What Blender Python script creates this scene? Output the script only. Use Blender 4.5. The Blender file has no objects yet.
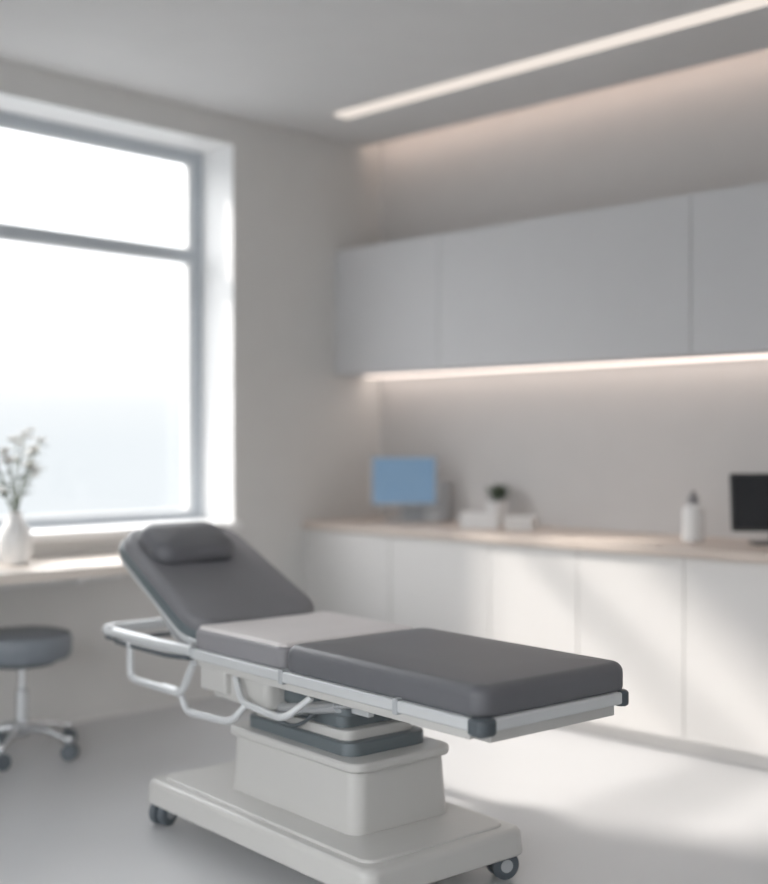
import bpy, bmesh, math, random
from mathutils import Vector, Matrix
random.seed(4)
S = bpy.context.scene
COL = S.collection

def lin(c):
    return tuple(((x/255)/12.92 if x/255 <= 0.04045 else ((x/255+0.055)/1.055)**2.4) for x in c)

def mat(name, rgb, rough=0.5, metal=0.0, var=0.012, scale=6.0, bump=0.0, bscale=200.0, coat=0.0, spec=0.5):
    m = bpy.data.materials.new(name); m.use_nodes = True
    nt = m.node_tree; b = nt.nodes["Principled BSDF"]
    tc = nt.nodes.new("ShaderNodeTexCoord")
    n = nt.nodes.new("ShaderNodeTexNoise"); n.inputs["Scale"].default_value = scale; n.inputs["Detail"].default_value = 4
    nt.links.new(tc.outputs["Object"], n.inputs["Vector"])
    r = nt.nodes.new("ShaderNodeValToRGB")
    c = lin(rgb)
    r.color_ramp.elements[0].position = 0.3; r.color_ramp.elements[1].position = 0.7
    r.color_ramp.elements[0].color = (*[x*(1-var) for x in c], 1)
    r.color_ramp.elements[1].color = (*[min(1, x*(1+var)) for x in c], 1)
    nt.links.new(n.outputs["Fac"], r.inputs["Fac"])
    nt.links.new(r.outputs["Color"], b.inputs["Base Color"])
    b.inputs["Roughness"].default_value = rough
    b.inputs["Metallic"].default_value = metal
    b.inputs["Coat Weight"].default_value = coat
    b.inputs["Specular IOR Level"].default_value = spec
    if bump > 0:
        n2 = nt.nodes.new("ShaderNodeTexNoise"); n2.inputs["Scale"].default_value = bscale
        nt.links.new(tc.outputs["Object"], n2.inputs["Vector"])
        bp = nt.nodes.new("ShaderNodeBump"); bp.inputs["Strength"].default_value = bump; bp.inputs["Distance"].default_value = 0.002
        nt.links.new(n2.outputs["Fac"], bp.inputs["Height"])
        nt.links.new(bp.outputs["Normal"], b.inputs["Normal"])
    return m

def emis(name, rgb, s):
    m = bpy.data.materials.new(name); m.use_nodes = True
    nt = m.node_tree; nt.nodes.clear()
    o = nt.nodes.new("ShaderNodeOutputMaterial"); e = nt.nodes.new("ShaderNodeEmission")
    e.inputs["Color"].default_value = (*lin(rgb), 1); e.inputs["Strength"].default_value = s
    nt.links.new(e.outputs[0], o.inputs[0]); return m

def wood(name, a, b_):
    m = bpy.data.materials.new(name); m.use_nodes = True
    nt = m.node_tree; b = nt.nodes["Principled BSDF"]
    tc = nt.nodes.new("ShaderNodeTexCoord"); mp = nt.nodes.new("ShaderNodeMapping")
    mp.inputs["Scale"].default_value = (14, 1.2, 14)
    n = nt.nodes.new("ShaderNodeTexNoise"); n.inputs["Scale"].default_value = 3; n.inputs["Detail"].default_value = 8
    r = nt.nodes.new("ShaderNodeValToRGB")
    r.color_ramp.elements[0].color = (*lin(a), 1); r.color_ramp.elements[1].color = (*lin(b_), 1)
    nt.links.new(tc.outputs["Object"], mp.inputs[0]); nt.links.new(mp.outputs[0], n.inputs["Vector"])
    nt.links.new(n.outputs["Fac"], r.inputs[0]); nt.links.new(r.outputs[0], b.inputs["Base Color"])
    b.inputs["Roughness"].default_value = 0.4
    return m

M = dict(
 wall=mat("wall_paint", (217,216,214), 0.85, bump=0.05),
 walle=mat("wall_panel_paint", (206,204,203), 0.7, bump=0.05),
 ceil=mat("ceiling_paint", (212,212,212), 0.9),
 floor=mat("resin_floor", (196,197,199), 0.34, var=0.02, scale=1.5),
 upper=mat("upper_cabinet_laminate", (207,207,209), 0.5, var=0.008),
 base=mat("base_cabinet_laminate", (222,220,218), 0.45, var=0.008),
 gap=mat("cabinet_carcass", (176,177,180), 0.7),
 wood=wood("counter_wood", (200,185,173), (216,203,193)),
 desk=wood("desk_wood", (224,213,203), (234,225,216)),
 white=mat("white_lacquer", (238,238,238), 0.4, var=0.01),
 frame=mat("window_aluminium", (182,189,196), 0.45, 0.0),
 vinyl=mat("dark_vinyl", (96,97,102), 0.40, bump=0.12, bscale=350, var=0.03),
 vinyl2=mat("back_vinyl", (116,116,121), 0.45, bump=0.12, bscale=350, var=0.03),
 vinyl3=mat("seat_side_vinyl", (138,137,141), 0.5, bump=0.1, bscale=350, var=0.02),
 vinyl_lit=mat("seat_lit_vinyl", (226,221,220), 0.5, bump=0.1, bscale=350, var=0.02),  # seat vinyl lightened, lit top put into the colour
 pad_side=mat("pad_shell", (92,103,108), 0.35),
 enamel=mat("table_enamel", (201,200,197), 0.33, var=0.01, coat=0.2),
 rail=mat("rail_metal", (220,223,225), 0.3, 0.25, var=0.01),
 black=mat("grey_plastic", (74,82,88), 0.35),
 dark=mat("monitor_plastic", (36,38,42), 0.35),
 bellow=mat("lift_sleeve", (104,113,118), 0.4, 0.3),
 rubber=mat("caster_rubber", (80,88,95), 0.45),
 chrome=mat("chrome", (210,213,216), 0.22, 0.8),
 stool=mat("stool_vinyl", (118,125,133), 0.5),
 ceramic=mat("ceramic", (238,238,238), 0.25),
 leaf=mat("leaf", (84,98,84), 0.6, var=0.2, scale=30),
 stem=mat("stem", (110,120,100), 0.6),
 petal=mat("petal", (242,241,238), 0.6),
 plast=mat("device_plastic", (176,180,184), 0.45),
 screenb=mat("dark_screen", (34,36,40), 0.2),
)

def finish(bm, name, m, parent=None, smooth=True, wn=True, ang=40):
    me = bpy.data.meshes.new(name)
    bmesh.ops.recalc_face_normals(bm, faces=bm.faces)
    bm.to_mesh(me); bm.free()
    o = bpy.data.objects.new(name, me); COL.objects.link(o)
    me.materials.append(m)
    if smooth:
        me.shade_smooth(); me.set_sharp_from_angle(angle=math.radians(ang))
        if wn:
            md = o.modifiers.new("wn", "WEIGHTED_NORMAL"); md.keep_sharp = True
    if parent: o.parent = parent
    return o

def empty(name, loc=(0,0,0), rz=0, parent=None):
    e = bpy.data.objects.new(name, None); COL.objects.link(e)
    e.location = loc; e.rotation_euler = (0,0,rz); e.empty_display_size = 0.1
    if parent: e.parent = parent
    return e

def boxes(name, lst, m, parent=None, bev=0.0):
    bm = bmesh.new()
    for (x0,x1,y0,y1,z0,z1) in lst:
        r = bmesh.ops.create_cube(bm, size=1)
        for v in r["verts"]:
            v.co = Vector(((x0+x1)/2+v.co.x*(x1-x0), (y0+y1)/2+v.co.y*(y1-y0), (z0+z1)/2+v.co.z*(z1-z0)))
    if bev > 0:
        bmesh.ops.bevel(bm, geom=bm.edges[:], offset=bev, segments=2, affect='EDGES', profile=0.5)
    return finish(bm, name, m, parent, smooth=bev > 0)

def rrect(w, l, r, n=6):
    pts = []
    r = max(r, 0.0005)
    for (cx, cy, a0) in ((w/2-r, l/2-r, 0), (-w/2+r, l/2-r, 90), (-w/2+r, -l/2+r, 180), (w/2-r, -l/2+r, 270)):
        for i in range(n+1):
            a = math.radians(a0+90*i/n)
            pts.append((cx+r*math.cos(a), cy+r*math.sin(a)))
    return pts

def slab(name, cx, cy, z0, w, l, h, rc, rb, m, parent=None, rt=None, nb=5, taper=0.0, mtx=None, crown=0.0, ytap=0.0):
    """rounded rectangle slab; rb bottom edge radius, rt top; taper shrinks top; ytap narrows towards +y end"""
    if rt is None: rt = rb
    prof = []
    for i in range(nb+1):
        a = math.radians(90*i/nb); prof.append((rb*(1-math.sin(a)), rb*(1-math.cos(a))))
    for i in range(nb+1):
        a = math.radians(90*i/nb); prof.append((rt*(1-math.cos(a)), h-rt*(1-math.sin(a))))
    if crown > 0:
        kmax = min(0.13, min(w, l)/2-rt-0.012)
        for f in (0.15, 0.38, 0.69, 1.0):
            prof.append((rt+kmax*f, h+crown*(1-(1-f)**2)))
    bm = bmesh.new(); rings = []
    for ins, z in prof:
        t = taper*z/h
        ring = [bm.verts.new((cx+x*(1-ytap*(y+l/2)/l), cy+y, z0+z)) for x, y in rrect(max(w-2*ins-2*t, 0.01), max(l-2*ins-2*t, 0.01), max(rc-ins, 0.004))]
        rings.append(ring)
    n = len(rings[0])
    for a, b in zip(rings, rings[1:]):
        for i in range(n):
            bm.faces.new((a[i], a[(i+1)%n], b[(i+1)%n], b[i]))
    bm.faces.new(rings[0][::-1]); bm.faces.new(rings[-1])
    if mtx is not None: bm.transform(mtx)
    return finish(bm, name, m, parent)

def lathe(name, prof, m, loc=(0,0,0), parent=None, n=40, mtx=None):
    bm = bmesh.new(); rings = []
    for r, z in prof:
        rings.append([bm.verts.new((r*math.cos(2*math.pi*i/n), r*math.sin(2*math.pi*i/n), z)) for i in range(n)])
    for a, b in zip(rings, rings[1:]):
        for i in range(n): bm.faces.new((a[i], a[(i+1)%n], b[(i+1)%n], b[i]))
    bm.faces.new(rings[0][::-1]); bm.faces.new(rings[-1])
    if mtx is not None: bm.transform(mtx)
    bm.transform(Matrix.Translation(loc))
    return finish(bm, name, m, parent, wn=False)

def fillet(pts, r, n=6):
    out = [Vector(pts[0])]
    for i in range(1, len(pts)-1):
        p = Vector(pts[i]); a = (Vector(pts[i-1])-p); b = (Vector(pts[i+1])-p)
        rr = min(r, a.length*0.45, b.length*0.45)
        p0 = p+a.normalized()*rr; p1 = p+b.normalized()*rr
        for k in range(n+1):
            t = k/n; out.append((1-t)**2*p0+2*t*(1-t)*p+t*t*p1)
    out.append(Vector(pts[-1])); return out

def tube(name, pts, r, m, parent=None, fr=0.04, n=12, r2=None):
    P = fillet(pts, fr) if fr > 0 else [Vector(p) for p in pts]
    bm = bmesh.new(); rings = []
    d0 = (P[1]-P[0]).normalized()
    up = Vector((0,0,1)) if abs(d0.z) < 0.9 else Vector((1,0,0))
    s = d0.cross(up).normalized()
    for i, p in enumerate(P):
        if i == 0: d = P[1]-P[0]
        elif i == len(P)-1: d = P[-1]-P[-2]
        else: d = P[i+1]-P[i-1]
        d.normalize()
        s = (s-d*s.dot(d)).normalized(); t = d.cross(s)
        rad = r if r2 is None else r+(r2-r)*i/(len(P)-1)
        rings.append([bm.verts.new(p+rad*(math.cos(2*math.pi*k/n)*s+math.sin(2*math.pi*k/n)*t)) for k in range(n)])
    for a, b in zip(rings, rings[1:]):
        for i in range(n): bm.faces.new((a[i], a[(i+1)%n], b[(i+1)%n], b[i]))
    bm.faces.new(rings[0][::-1]); bm.faces.new(rings[-1])
    return finish(bm, name, m, parent, wn=False, ang=50)

def RX(deg): return Matrix.Rotation(math.radians(deg), 4, 'X')
def RY(deg): return Matrix.Rotation(math.radians(deg), 4, 'Y')
def RZ(deg): return Matrix.Rotation(math.radians(deg), 4, 'Z')
T = Matrix.Translation

# ------------------------------------------------------------ room shell
XW, XE, YS, YN, H = -1.6, 5.2, -1.8, 5.12, 3.10
WX0, WX1, WZ0, WZ1 = 2.25, 4.07, 0.92, 2.95
boxes("floor", [(XW-0.3, XE+0.2, YS-0.2, YN+0.35, -0.1, 0)], M["floor"])
boxes("ceiling", [(XW, 5.04, YS, YN, H, H+0.12), (XW, XE+0.2, YS, YN, H+0.36, H+0.46)], M["ceil"])
boxes("wall_north", [(XW-0.3, WX0, YN, YN+0.35, 0, 3.5), (WX1, XE+0.2, YN, YN+0.35, 0, 3.5),
                     (WX0, WX1, YN, YN+0.35, 0, WZ0), (WX0, WX1, YN, YN+0.35, WZ1, 3.5)], M["wall"])
boxes("wall_east", [(XE, XE+0.2, YS, YN, 0, 3.5)], M["walle"])
boxes("wall_south", [(XW-0.3, XE+0.2, YS-0.2, YS, 0, 3.5)], M["wall"])
boxes("wall_west", [(XW-0.3, XW, YS, -1.2, 0, 3.5), (XW-0.3, XW, 4.2, YN, 0, 3.5),
                    (XW-0.3, XW, -1.2, 4.2, 0, 0.3), (XW-0.3, XW, -1.2, 4.2, 2.85, 3.5)], M["wall"])  # wide opening made for the added fill window
boxes("baseboard_north", [(XW, 4.58, YN-0.012, YN, 0, 0.05)], M["wall"])
boxes("baseboard_west", [(XW, XW+0.012, YS, YN-0.012, 0, 0.05)], M["wall"])

glass = bpy.data.materials.new("window_glass"); glass.use_nodes = True
nt = glass.node_tree; nt.nodes.clear()
o_ = nt.nodes.new("ShaderNodeOutputMaterial"); tr = nt.nodes.new("ShaderNodeBsdfTransparent"); gl = nt.nodes.new("ShaderNodeBsdfGlossy")
gl.inputs["Roughness"].default_value = 0.02; mx = nt.nodes.new("ShaderNodeMixShader"); mx.inputs[0].default_value = 0.04
nt.links.new(tr.outputs[0], mx.inputs[1]); nt.links.new(gl.outputs[0], mx.inputs[2]); nt.links.new(mx.outputs[0], o_.inputs[0])

w1 = empty("window_1", (0,0,0))
fy0, fy1 = 5.38, 5.45
F = 0.065
boxes("frame", [(WX0, WX0+F, fy0, fy1, WZ0, WZ1), (WX1-F, WX1, fy0, fy1, WZ0, WZ1),
                (WX0+F, WX1-F, fy0, fy1, WZ1-0.07, WZ1), (WX0+F, WX1-F, fy0, fy1, WZ0, WZ0+0.05),
                (WX0+F, WX1-F, fy0, fy1, 2.34, 2.40)], M["frame"], w1)
boxes("sash", [(x0, x1, 5.40, 5.44, z0, z1) for (z0, z1) in ((WZ0+0.05, 2.34), (2.40, WZ1-0.07)) for (x0, x1) in ((WX0+F, WX0+F+0.03), (WX1-F-0.03, WX1-F))]
      + [(WX0+F+0.03, WX1-F-0.03, 5.40, 5.44, a, a+0.012) for a in (WZ0+0.05, 2.40, 2.328, WZ1-0.082)], M["white"], w1)
boxes("pane", [(WX0+0.03, WX1-0.03, 5.415, 5.421, WZ0+0.02, WZ1-0.03)], glass, w1)
boxes("sill_board", [(WX0-0.04, WX1+0.02, YN-0.05, fy0, WZ0-0.035, WZ0+0.004)], M["white"], w1, bev=0.004)
boxes("reveal_lining", [(WX1-0.006, WX1, YN-0.004, fy0, WZ0+0.004, WZ1), (WX0, WX0+0.006, YN-0.004, fy0, WZ0+0.004, WZ1),
                 (WX0+0.006, WX1-0.006, YN-0.004, fy0, WZ1-0.006, WZ1)], M["white"], w1)
w_fill = empty("fill_window", (0,0,0))  # unseen window added behind the camera to let in fill light
boxes("frame", [(XW-0.2, XW-0.13, y-0.03, y+0.03, 0.3, 2.85) for y in (-1.17, 0.6, 2.4, 4.17)] +
      [(XW-0.195, XW-0.135, -1.2, 4.2, z, z+0.06) for z in (0.3, 2.79)], M["frame"], w_fill)
boxes("pane", [(XW-0.17, XW-0.164, -1.17, 4.17, 0.33, 2.82)], glass, w_fill)

# lamps
lm = emis("led_white", (255,243,232), 0.66)
lw = emis("led_warm", (255,226,207), 4.2)
lw2 = emis("led_warm_under", (255,236,224), 1.6)
boxes("ceiling_light_strip", [(4.41, 4.505, -1.4, 4.69, H-0.012, H)], lm)
boxes("cove_light_strip", [(5.04, 5.052, YS+0.05, YN-0.02, H+0.03, H+0.06)], lw)

# ------------------------------------------------------------ cabinets
uc = empty("upper_cabinet", (0,0,0))
Z0, Z1 = 1.74, 2.46
boxes("carcass", [(4.842, XE, 0.2, YN, Z0+0.002, Z1-0.002)], M["gap"], uc)
ed = [YN, 4.31, 2.80, 1.30, 0.2]
for i in range(4):
    boxes("door_panel_%d" % (i+1), [(4.82, 4.841, ed[i+1]+0.002, ed[i]-0.002, Z0, Z1)], M["upper"], uc, bev=0.002)
boxes("under_cabinet_light", [(5.04, 5.18, 0.25, YN-0.02, Z0-0.004, Z0+0.002)], lw2, uc)

bc = empty("base_cabinet", (0,0,0))
boxes("carcass", [(4.612, XE, 0.2, YN, 0.08, 0.86)], M["gap"], bc)
boxes("plinth", [(4.64, XE, 0.2, YN, 0, 0.08)], M["base"], bc)
ys = [YN, 4.45, 3.77, 3.25, 2.70, 2.15, 1.60, 1.05, 0.2]
for i in range(8):
    boxes("door_panel_%d" % (i+1), [(4.59, 4.611, ys[i+1]+0.002, ys[i]-0.002, 0.075, 0.855)], M["base"], bc, bev=0.002)
boxes("countertop", [(4.565, XE, 0.18, YN, 0.86, 0.90)], M["wood"], bc, bev=0.003)

# ------------------------------------------------------------ desk under window
dk = empty("window_desk", (0,0,0))
boxes("desktop", [(1.0, 3.4, 4.60, YN, 0.76, 0.805)], M["desk"], dk, bev=0.004)
boxes("side_panel", [(1.02, 1.05, 4.66, YN-0.015, 0, 0.76)], M["white"], dk, bev=0.002)
boxes("wall_bracket", [(x, x+0.03, 4.75, YN-0.03, 0.715, 0.76) for x in (1.9, 2.9, 3.3)]+[(1.05, 3.36, YN-0.03, YN, 0.68, 0.76)], M["white"], dk)

# ------------------------------------------------------------ examination table
ET = empty("examination_table", (2.397, 2.002, 0), math.radians(-5.6))
W = 0.585
# base
slab("base_plate", 0.235, 0.98, 0.075, 0.65, 1.26, 0.085, 0.05, 0.012, M["enamel"], ET, rt=0.02, taper=0.006)
slab("base_deck", 0.235, 0.98, 0.158, 0.56, 1.16, 0.010, 0.05, 0.002, M["enamel"], ET, rt=0.008)
slab("column_housing", 0.26, 0.94, 0.165, 0.40, 0.70, 0.205, 0.05, 0.006, M["enamel"], ET, taper=0.012)
slab("column_lip", 0.26, 0.94, 0.355, 0.415, 0.715, 0.03, 0.055, 0.010, M["enamel"], ET)
slab("lift_sleeve_lower", 0.26, 0.95, 0.38, 0.33, 0.58, 0.045, 0.05, 0.008, M["bellow"], ET)
slab("lift_sleeve_mid", 0.26, 0.96, 0.42, 0.29, 0.52, 0.035, 0.04, 0.006, M["enamel"], ET)
slab("lift_sleeve_upper", 0.26, 0.97, 0.45, 0.26, 0.46, 0.06, 0.04, 0.006, M["bellow"], ET)
slab("lift_head", 0.27, 1.0, 0.50, 0.34, 0.60, 0.06, 0.04, 0.008, M["bellow"], ET)
slab("gear_cover", 0.10, 1.18, 0.475, 0.14, 0.34, 0.10, 0.03, 0.012, M["enamel"], ET)
tube("actuator", [(0.09, 1.02, 0.475), (0.10, 0.72, 0.535)], 0.022, M["chrome"], ET, fr=0)
tube("actuator_rod", [(0.10, 0.73, 0.533), (0.105, 0.56, 0.565)], 0.010, M["chrome"], ET, fr=0)
tube("cable", [(0.07, 1.08, 0.50), (0.05, 1.0, 0.455), (0.07, 0.90, 0.44), (0.12, 0.84, 0.50)], 0.006, M["black"], ET)
boxes("lift_arm", [(0.135, 0.16, 0.62, 1.10, 0.51, 0.545), (0.38, 0.405, 0.62, 1.10, 0.51, 0.545)], M["rail"], ET, bev=0.004)
# casters
for i, (x, y) in enumerate(((-0.03, 0.42), (0.50, 0.41), (-0.045, 1.54), (0.50, 1.54))):
    c = empty("caster_%d" % (i+1), (x, y, 0), math.radians(30+40*i), ET)
    prof = [(0.012, -0.016), (0.038, -0.016), (0.044, -0.011), (0.045, 0), (0.044, 0.011), (0.038, 0.016), (0.012, 0.016)]
    for j, s in enumerate((-0.019, 0.019)):
        lathe("wheel_%d" % (j+1), prof, M["rubber"], (s, 0, 0.045), c, 28, RY(90))
        lathe("hub_%d" % (j+1), [(0.006, -0.018), (0.02, -0.018), (0.02, 0.018), (0.006, 0.018)], M["plast"], (s, 0, 0.045), c, 20, RY(90))
    lathe("swivel", [(0.006, 0.04), (0.012, 0.05), (0.026, 0.085), (0.026, 0.10)], M["chrome"], (0, 0, 0), c, 20)
# upper frame
slab("seat_deck", W/2, 0.71, 0.585, W-0.06, 1.40, 0.035, 0.03, 0.006, M["enamel"], ET)
boxes("frame_beam", [(0.10, 0.14, 0.08, 1.55, 0.545, 0.59), (W-0.14, W-0.10, 0.08, 1.55, 0.545, 0.59),
                     (0.14, W-0.14, 0.10, 0.14, 0.55, 0.59), (0.14, W-0.14, 0.70, 0.76, 0.54, 0.59), (0.14, W-0.14, 1.48, 1.53, 0.55, 0.59)], M["enamel"], ET, bev=0.004)
for k, xs in enumerate((0.0, W)):
    sgn = -1 if k == 0 else 1
    slab("side_rail_%d" % (k+1), xs, 0.72, 0.600, 0.028, 1.40, 0.034, 0.008, 0.006, M["rail"], ET)
    slab("side_skirt_%d" % (k+1), xs-sgn*0.012, 0.72, 0.574, 0.02, 1.36, 0.029, 0.006, 0.003, M["enamel"], ET)
    for j, yy in enumerate((0.32, 0.87)):
        slab("rail_clip_%d_%d" % (k+1, j+1), xs, yy, 0.594, 0.036, 0.022, 0.046, 0.006, 0.004, M["plast"], ET)
    slab("corner_cap_%d" % (k+1), xs-sgn*0.012, 0.004, 0.590, 0.066 if k == 0 else 0.045, 0.066 if k == 0 else 0.045, 0.046, 0.022, 0.01, M["black"], ET)
    slab("hinge_cap_%d" % (k+1), xs+sgn*0.004, 1.44, 0.59, 0.04, 0.045, 0.05, 0.015, 0.01, M["black"], ET)
slab("foot_rail", W/2, -0.005, 0.600, W-0.06, 0.028, 0.034, 0.008, 0.006, M["rail"], ET)
slab("foot_skirt", W/2, 0.012, 0.566, W-0.08, 0.02, 0.038, 0.006, 0.003, M["enamel"], ET)
# cushions
slab("foot_cushion", W/2+0.009, 0.438, 0.628, W+0.018, 0.888, 0.088, 0.05, 0.020, M["vinyl"], ET, rt=0.032, crown=0.006)
slab("seat_cushion", W/2, 1.156, 0.628, W-0.005, 0.540, 0.076, 0.035, 0.018, M["vinyl3"], ET, rt=0.018)  # shading of the seat's side put into the greyer colour
slab("seat_cushion_lit_top", W/2+0.002, 1.156, 0.690, W-0.020, 0.527, 0.023, 0.03, 0.004, M["vinyl_lit"], ET, rt=0.014, crown=0.004)  # paler sheet stands in for light falling on the seat
# backrest
ANG = 25.0
B = T((W/2, 1.41, 0.632)) @ RX(ANG)
TP = 0.12
slab("backrest_shell", -0.018, 0.365, -0.022, W-0.03, 0.72, 0.035, 0.10, 0.012, M["rail"], ET, mtx=B, ytap=TP)
slab("backrest_rim", -0.018, 0.367, 0.008, W+0.004, 0.73, 0.040, 0.12, 0.014, M["pad_side"], ET, mtx=B, ytap=TP)
slab("backrest_cushion", -0.018, 0.360, 0.030, W-0.012, 0.71, 0.066, 0.115, 0.018, M["vinyl2"], ET, rt=0.032, mtx=B, crown=0.006, ytap=TP)
slab("head_pillow", -0.075, 0.51, 0.088, 0.36, 0.235, 0.082, 0.075, 0.032, M["vinyl"], ET, rt=0.045, mtx=B, crown=0.006)
for k, xs in enumerate((0.09, W-0.09)):
    tube("back_strut_%d" % (k+1), [(xs, 1.50, 0.57), (xs, 1.70, 0.64), (xs, 1.88, 0.80)], 0.012, M["chrome"], ET)
# push bar round head end
zb = 0.628
tube("push_bar", [(-0.012, 1.40, zb), (-0.03, 1.55, zb), (-0.03, 2.04, zb), (W+0.03, 2.04, zb), (W+0.03, 1.55, zb), (W+0.012, 1.40, zb)], 0.020, M["rail"], ET, fr=0.07)
tube("lower_bar", [(0.0, 1.42, 0.60), (-0.02, 1.55, 0.592), (-0.02, 1.98, 0.592), (W+0.02, 1.98, 0.592), (W+0.02, 1.55, 0.592), (W, 1.42, 0.60)], 0.010, M["black"], ET, fr=0.06)
for k, xs in enumerate((-0.03, W+0.03)):
    slab("bar_grip_%d" % (k+1), xs, 1.96, zb-0.03, 0.03, 0.06, 0.05, 0.01, 0.008, M["black"], ET)
    sg = 1 if k == 0 else -1
    a = xs+sg*0.01
    tube("side_loop_%d" % (k+1), [(a, 1.83, 0.60), (a, 1.83, 0.47), (a, 1.46, 0.47), (a, 1.38, 0.59)], 0.0135, M["rail"], ET)
    tube("lower_loop_%d" % (k+1), [(a+sg*0.02, 1.62, 0.47), (a+sg*0.02, 1.50, 0.47), (a+sg*0.02, 1.46, 0.405), (a+sg*0.05, 1.22, 0.405), (a+sg*0.10, 1.16, 0.50)], 0.012, M["rail"], ET)
    tube("lever_%d" % (k+1), [(a+sg*0.03, 1.16, 0.57), (a+sg*0.01, 1.10, 0.50), (a+sg*0.01, 0.86, 0.485), (a+sg*0.06, 0.78, 0.56)], 0.011, M["rail"], ET)
    slab("bracket_%d" % (k+1), a+sg*0.05, 1.30, 0.50, 0.05, 0.16, 0.09, 0.012, 0.008, M["enamel"], ET)

# ------------------------------------------------------------ wheeled stool
ST = empty("wheeled_stool", (2.63, 4.76, 0), 0.1)
lathe("seat", [(0.17, 0.415), (0.195, 0.42), (0.208, 0.44), (0.213, 0.495), (0.203, 0.522), (0.17, 0.532), (0.02, 0.535)], M["stool"], parent=ST, n=48)
lathe("seat_plate", [(0.14, 0.395), (0.15, 0.405), (0.15, 0.42)], M["black"], parent=ST)
lathe("gas_column", [(0.028, 0.10), (0.028, 0.28), (0.018, 0.285), (0.018, 0.38), (0.04, 0.40)], M["chrome"], parent=ST)
lathe("hub", [(0.03, 0.085), (0.042, 0.10), (0.042, 0.135), (0.03, 0.15)], M["chrome"], parent=ST)
for i in range(5):
    a = 2*math.pi*i/5
    c, s = math.cos(a), math.sin(a)
    tube("leg_%d" % (i+1), [(0.03*c, 0.03*s, 0.125), (0.14*c, 0.14*s, 0.115), (0.245*c, 0.245*s, 0.082)], 0.018, M["chrome"], ST, r2=0.012)
    e = empty("caster_%d" % (i+1), (0.245*c, 0.245*s, 0), a+1.0+i, ST)
    for j, q in enumerate((-0.014, 0.014)):
        lathe("wheel_%d" % (j+1), [(0.008, -0.011), (0.031, -0.011), (0.035, -0.005), (0.035, 0.005), (0.031, 0.011), (0.008, 0.011)], M["rubber"], (q, 0, 0.035), e, 24, RY(90))
    lathe("stem", [(0.008, 0.03), (0.008, 0.085), (0.016, 0.09), (0.014, 0.098)], M["chrome"], parent=e, n=16)

# ------------------------------------------------------------ flower vase
FV = empty("flower_vase", (2.69, 4.93, 0.805))
lathe("vase", [(0.045, 0.0), (0.058, 0.006), (0.072, 0.05), (0.075, 0.11), (0.066, 0.155), (0.042, 0.19), (0.030, 0.21), (0.034, 0.235), (0.030, 0.235), (0.024, 0.20)], M["ceramic"], parent=FV)
def leaf_mesh(bm, base, d, L, w):
    d = d.normalized(); s = d.cross(Vector((0,0,1)))
    s = s.normalized() if s.length > 0.01 else Vector((1,0,0))
    nrm = s.cross(d)
    pts = []
    for t, ww in ((0,0.05), (0.3,0.8), (0.6,1.0), (0.85,0.6), (1,0.05)):
        c = base+d*L*t-nrm*(0.15*L*t*t)
        pts.append((bm.verts.new(c-s*w*ww/2), bm.verts.new(c+nrm*w*0.12), bm.verts.new(c+s*w*ww/2)))
    for a, b in zip(pts, pts[1:]):
        bm.faces.new((a[0], a[1], b[1], b[0])); bm.faces.new((a[1], a[2], b[2], b[1]))
bl = bmesh.new(); bp_ = bmesh.new()
for i in range(11):
    a = 2*math.pi*i/11+random.uniform(-0.3, 0.3); R = random.uniform(0.06, 0.17); hh = random.uniform(0.34, 0.58)
    p0 = Vector((0,0,0.18)); p1 = Vector((0.3*R*math.cos(a), 0.3*R*math.sin(a), 0.18+(hh-0.18)*0.55)); p2 = Vector((R*math.cos(a), R*math.sin(a), hh))
    tube("stem_%d" % (i+1), [p0, p1, p2], 0.003, M["stem"], FV, n=6, fr=0.08)
    for t in (0.5, 0.68, 0.82, 0.95):
        q = (1-t)**2*p0+2*t*(1-t)*p1+t*t*p2
        dd = Vector((math.cos(a+random.uniform(-1.6,1.6)), math.sin(a+random.uniform(-1.6,1.6)), random.uniform(0.0,0.6)))
        leaf_mesh(bl, q, dd, random.uniform(0.045,0.075), 0.034)
    for k in range(4):
        c = p2+Vector((random.uniform(-1,1), random.uniform(-1,1), random.uniform(-1.4,0.6)))*0.03*(1 if k else 0)
        for j in range(7):
            b = 2*math.pi*j/7
            leaf_mesh(bp_, c, Vector((math.cos(b), math.sin(b), 0.7)), 0.032, 0.026)
finish(bl, "leaves", M["leaf"], FV, wn=False); finish(bp_, "blossoms", M["petal"], FV, wn=False)

# ------------------------------------------------------------ counter objects
def monitor(name, loc, rz, w, h, zc, scr, body):
    e = empty(name, loc, rz)
    slab("bezel", 0, 0, 0, w, h, 0.022, 0.012, 0.005, body, e, mtx=T((0, 0.0, zc)) @ RX(80))
    slab("screen", 0, 0, 0.0215, w-0.030, h-0.030, 0.0015, 0.005, 0.0005, scr, e, mtx=T((0, 0, zc)) @ RX(80))
    slab("foot", 0, 0.05, 0, 0.20, 0.15, 0.012, 0.03, 0.004, body, e)
    tube("neck", [(0, 0.07, 0.01), (0, 0.055, zc*0.6), (0, 0.008, zc)], 0.016, body, e)
    return e
sb = bpy.data.materials.new("blue_display"); sb.use_nodes = True
b = sb.node_tree.nodes["Principled BSDF"]; b.inputs["Base Color"].default_value = (*lin((86,116,145)), 1); b.inputs["Roughness"].default_value = 0.3
g = sb.node_tree.nodes.new("ShaderNodeTexNoise"); g.inputs["Scale"].default_value = 5
rr = sb.node_tree.nodes.new("ShaderNodeValToRGB"); rr.color_ramp.elements[0].color = (*lin((112,150,188)), 1); rr.color_ramp.elements[1].color = (*lin((148,178,206)), 1)
sb.node_tree.links.new(g.outputs["Fac"], rr.inputs[0]); sb.node_tree.links.new(rr.outputs[0], b.inputs["Emission Color"]); b.inputs["Emission Strength"].default_value = 0.24
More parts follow.
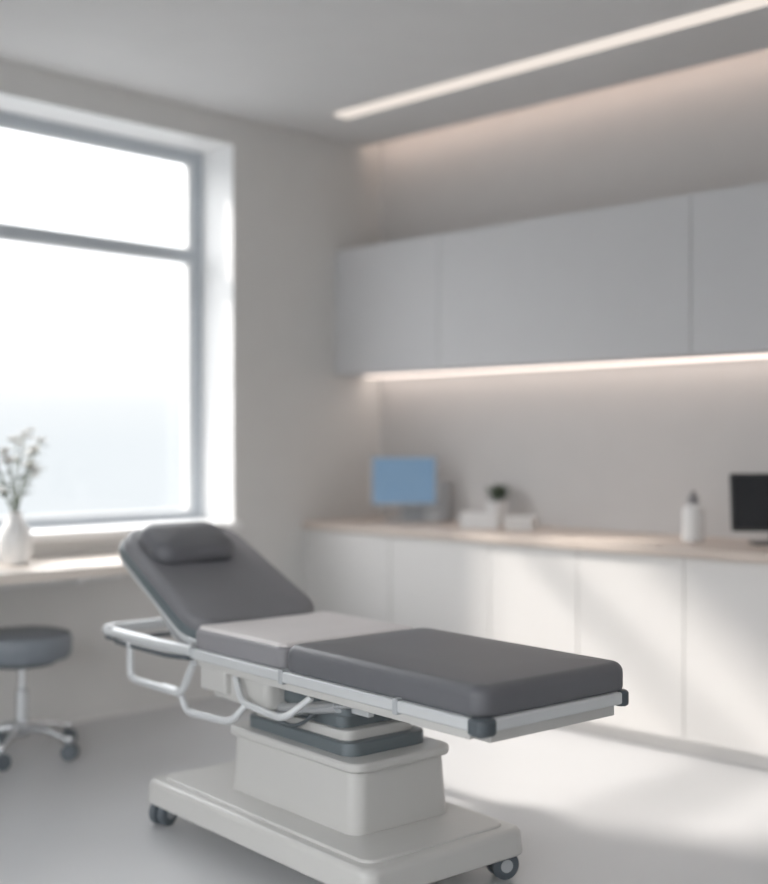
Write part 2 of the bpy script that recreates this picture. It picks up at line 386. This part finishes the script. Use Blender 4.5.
mon = monitor("patient_monitor", (4.93, 4.67, 0.90), math.radians(-46), 0.375, 0.285, 0.230, sb, M["plast"])
slab("device_body", 0.12, 0.11, 0, 0.28, 0.14, 0.23, 0.02, 0.012, M["plast"], mon)
slab("device_front", 0.165, 0.02, 0.0, 0.10, 0.10, 0.075, 0.012, 0.008, M["plast"], mon)
monitor("computer_monitor", (4.96, 2.462, 0.90), math.radians(-50), 0.40, 0.255, 0.185, M["screenb"], M["dark"])

tb = empty("tissue_box", (4.88, 4.07, 0.90), math.radians(-60))
slab("box", 0, 0, 0, 0.20, 0.11, 0.08, 0.01, 0.004, M["white"], tb)
slab("opening", 0, 0, 0.079, 0.10, 0.035, 0.003, 0.016, 0.001, M["plast"], tb)
sx = empty("supply_box", (4.93, 3.84, 0.90), math.radians(-70))
slab("box", 0, 0, 0, 0.15, 0.11, 0.055, 0.008, 0.003, M["base"], sx)
slab("lid", 0, 0, 0.055, 0.155, 0.115, 0.012, 0.008, 0.003, M["white"], sx)
pp = empty("potted_plant", (5.08, 4.13, 0.90))
lathe("pot", [(0.040, 0), (0.047, 0.004), (0.057, 0.12), (0.057, 0.13), (0.049, 0.13), (0.048, 0.12)], M["ceramic"], parent=pp)
bl = bmesh.new()
for i in range(36):
    a = random.uniform(0, 6.28)
    leaf_mesh(bl, Vector((0.02*math.cos(a), 0.02*math.sin(a), 0.12+random.uniform(0,0.05))), Vector((math.cos(a), math.sin(a), random.uniform(0.2,2.2))), random.uniform(0.055,0.085), 0.03)
finish(bl, "foliage", M["leaf"], pp, wn=False)
pb = empty("pump_bottle", (4.91, 2.84, 0.90))
lathe("bottle", [(0.044, 0), (0.051, 0.005), (0.052, 0.13), (0.046, 0.155), (0.020, 0.168), (0.018, 0.175)], M["ceramic"], parent=pb)
lathe("cap", [(0.024, 0.17), (0.024, 0.205), (0.012, 0.208), (0.012, 0.225)], M["vinyl3"], parent=pb)
tube("nozzle", [(0.01, 0.005, 0.222), (-0.02, -0.012, 0.224), (-0.035, -0.02, 0.214)], 0.008, M["vinyl3"], pb, fr=0.01)

# ------------------------------------------------------------ world / sun
w = bpy.data.worlds.new("World"); S.world = w; w.use_nodes = True
nt = w.node_tree; bg = nt.nodes["Background"]
tc = nt.nodes.new("ShaderNodeTexCoord"); sp = nt.nodes.new("ShaderNodeSeparateXYZ"); rp = nt.nodes.new("ShaderNodeValToRGB")
e0, e1 = rp.color_ramp.elements
e0.position = 0.0; e0.color = (0.174,0.186,0.194,1)
e1.position = 0.30; e1.color = (0.97,0.985,1,1)
e2 = rp.color_ramp.elements.new(0.035); e2.color = (0.188,0.197,0.202,1)
e3 = rp.color_ramp.elements.new(0.10); e3.color = (0.34,0.345,0.35,1)
nt.links.new(tc.outputs["Generated"], sp.inputs[0]); nt.links.new(sp.outputs["Z"], rp.inputs[0]); nt.links.new(rp.outputs[0], bg.inputs[0])
bg.inputs[1].default_value = 3.8
sd = bpy.data.lights.new("sun", 'SUN'); so = bpy.data.objects.new("sun", sd); COL.objects.link(so)
d = Vector((0.373, -0.928, -0.74)).normalized()
so.rotation_euler = d.to_track_quat('-Z', 'Y').to_euler(); so.location = (0, 12, 8)
sd.energy = 4.6; sd.color = (1.0, 0.93, 0.86); sd.angle = math.radians(4.5)

# ------------------------------------------------------------ camera
cd = bpy.data.cameras.new("camera"); co = bpy.data.objects.new("camera", cd); COL.objects.link(co)
co.location = (0, 0, 1.35); co.rotation_euler = (math.radians(90), 0, math.radians(-45.6))
cd.sensor_fit = 'HORIZONTAL'; cd.sensor_width = 36; cd.lens = 36*1208/768
cd.dof.use_dof = True; cd.dof.focus_distance = 3.5; cd.dof.aperture_fstop = 0.9
cd.clip_start = 0.05
S.camera = co
S.view_settings.view_transform = 'Standard'
S.view_settings.exposure = 0.48
S.view_settings.gamma = 1.13
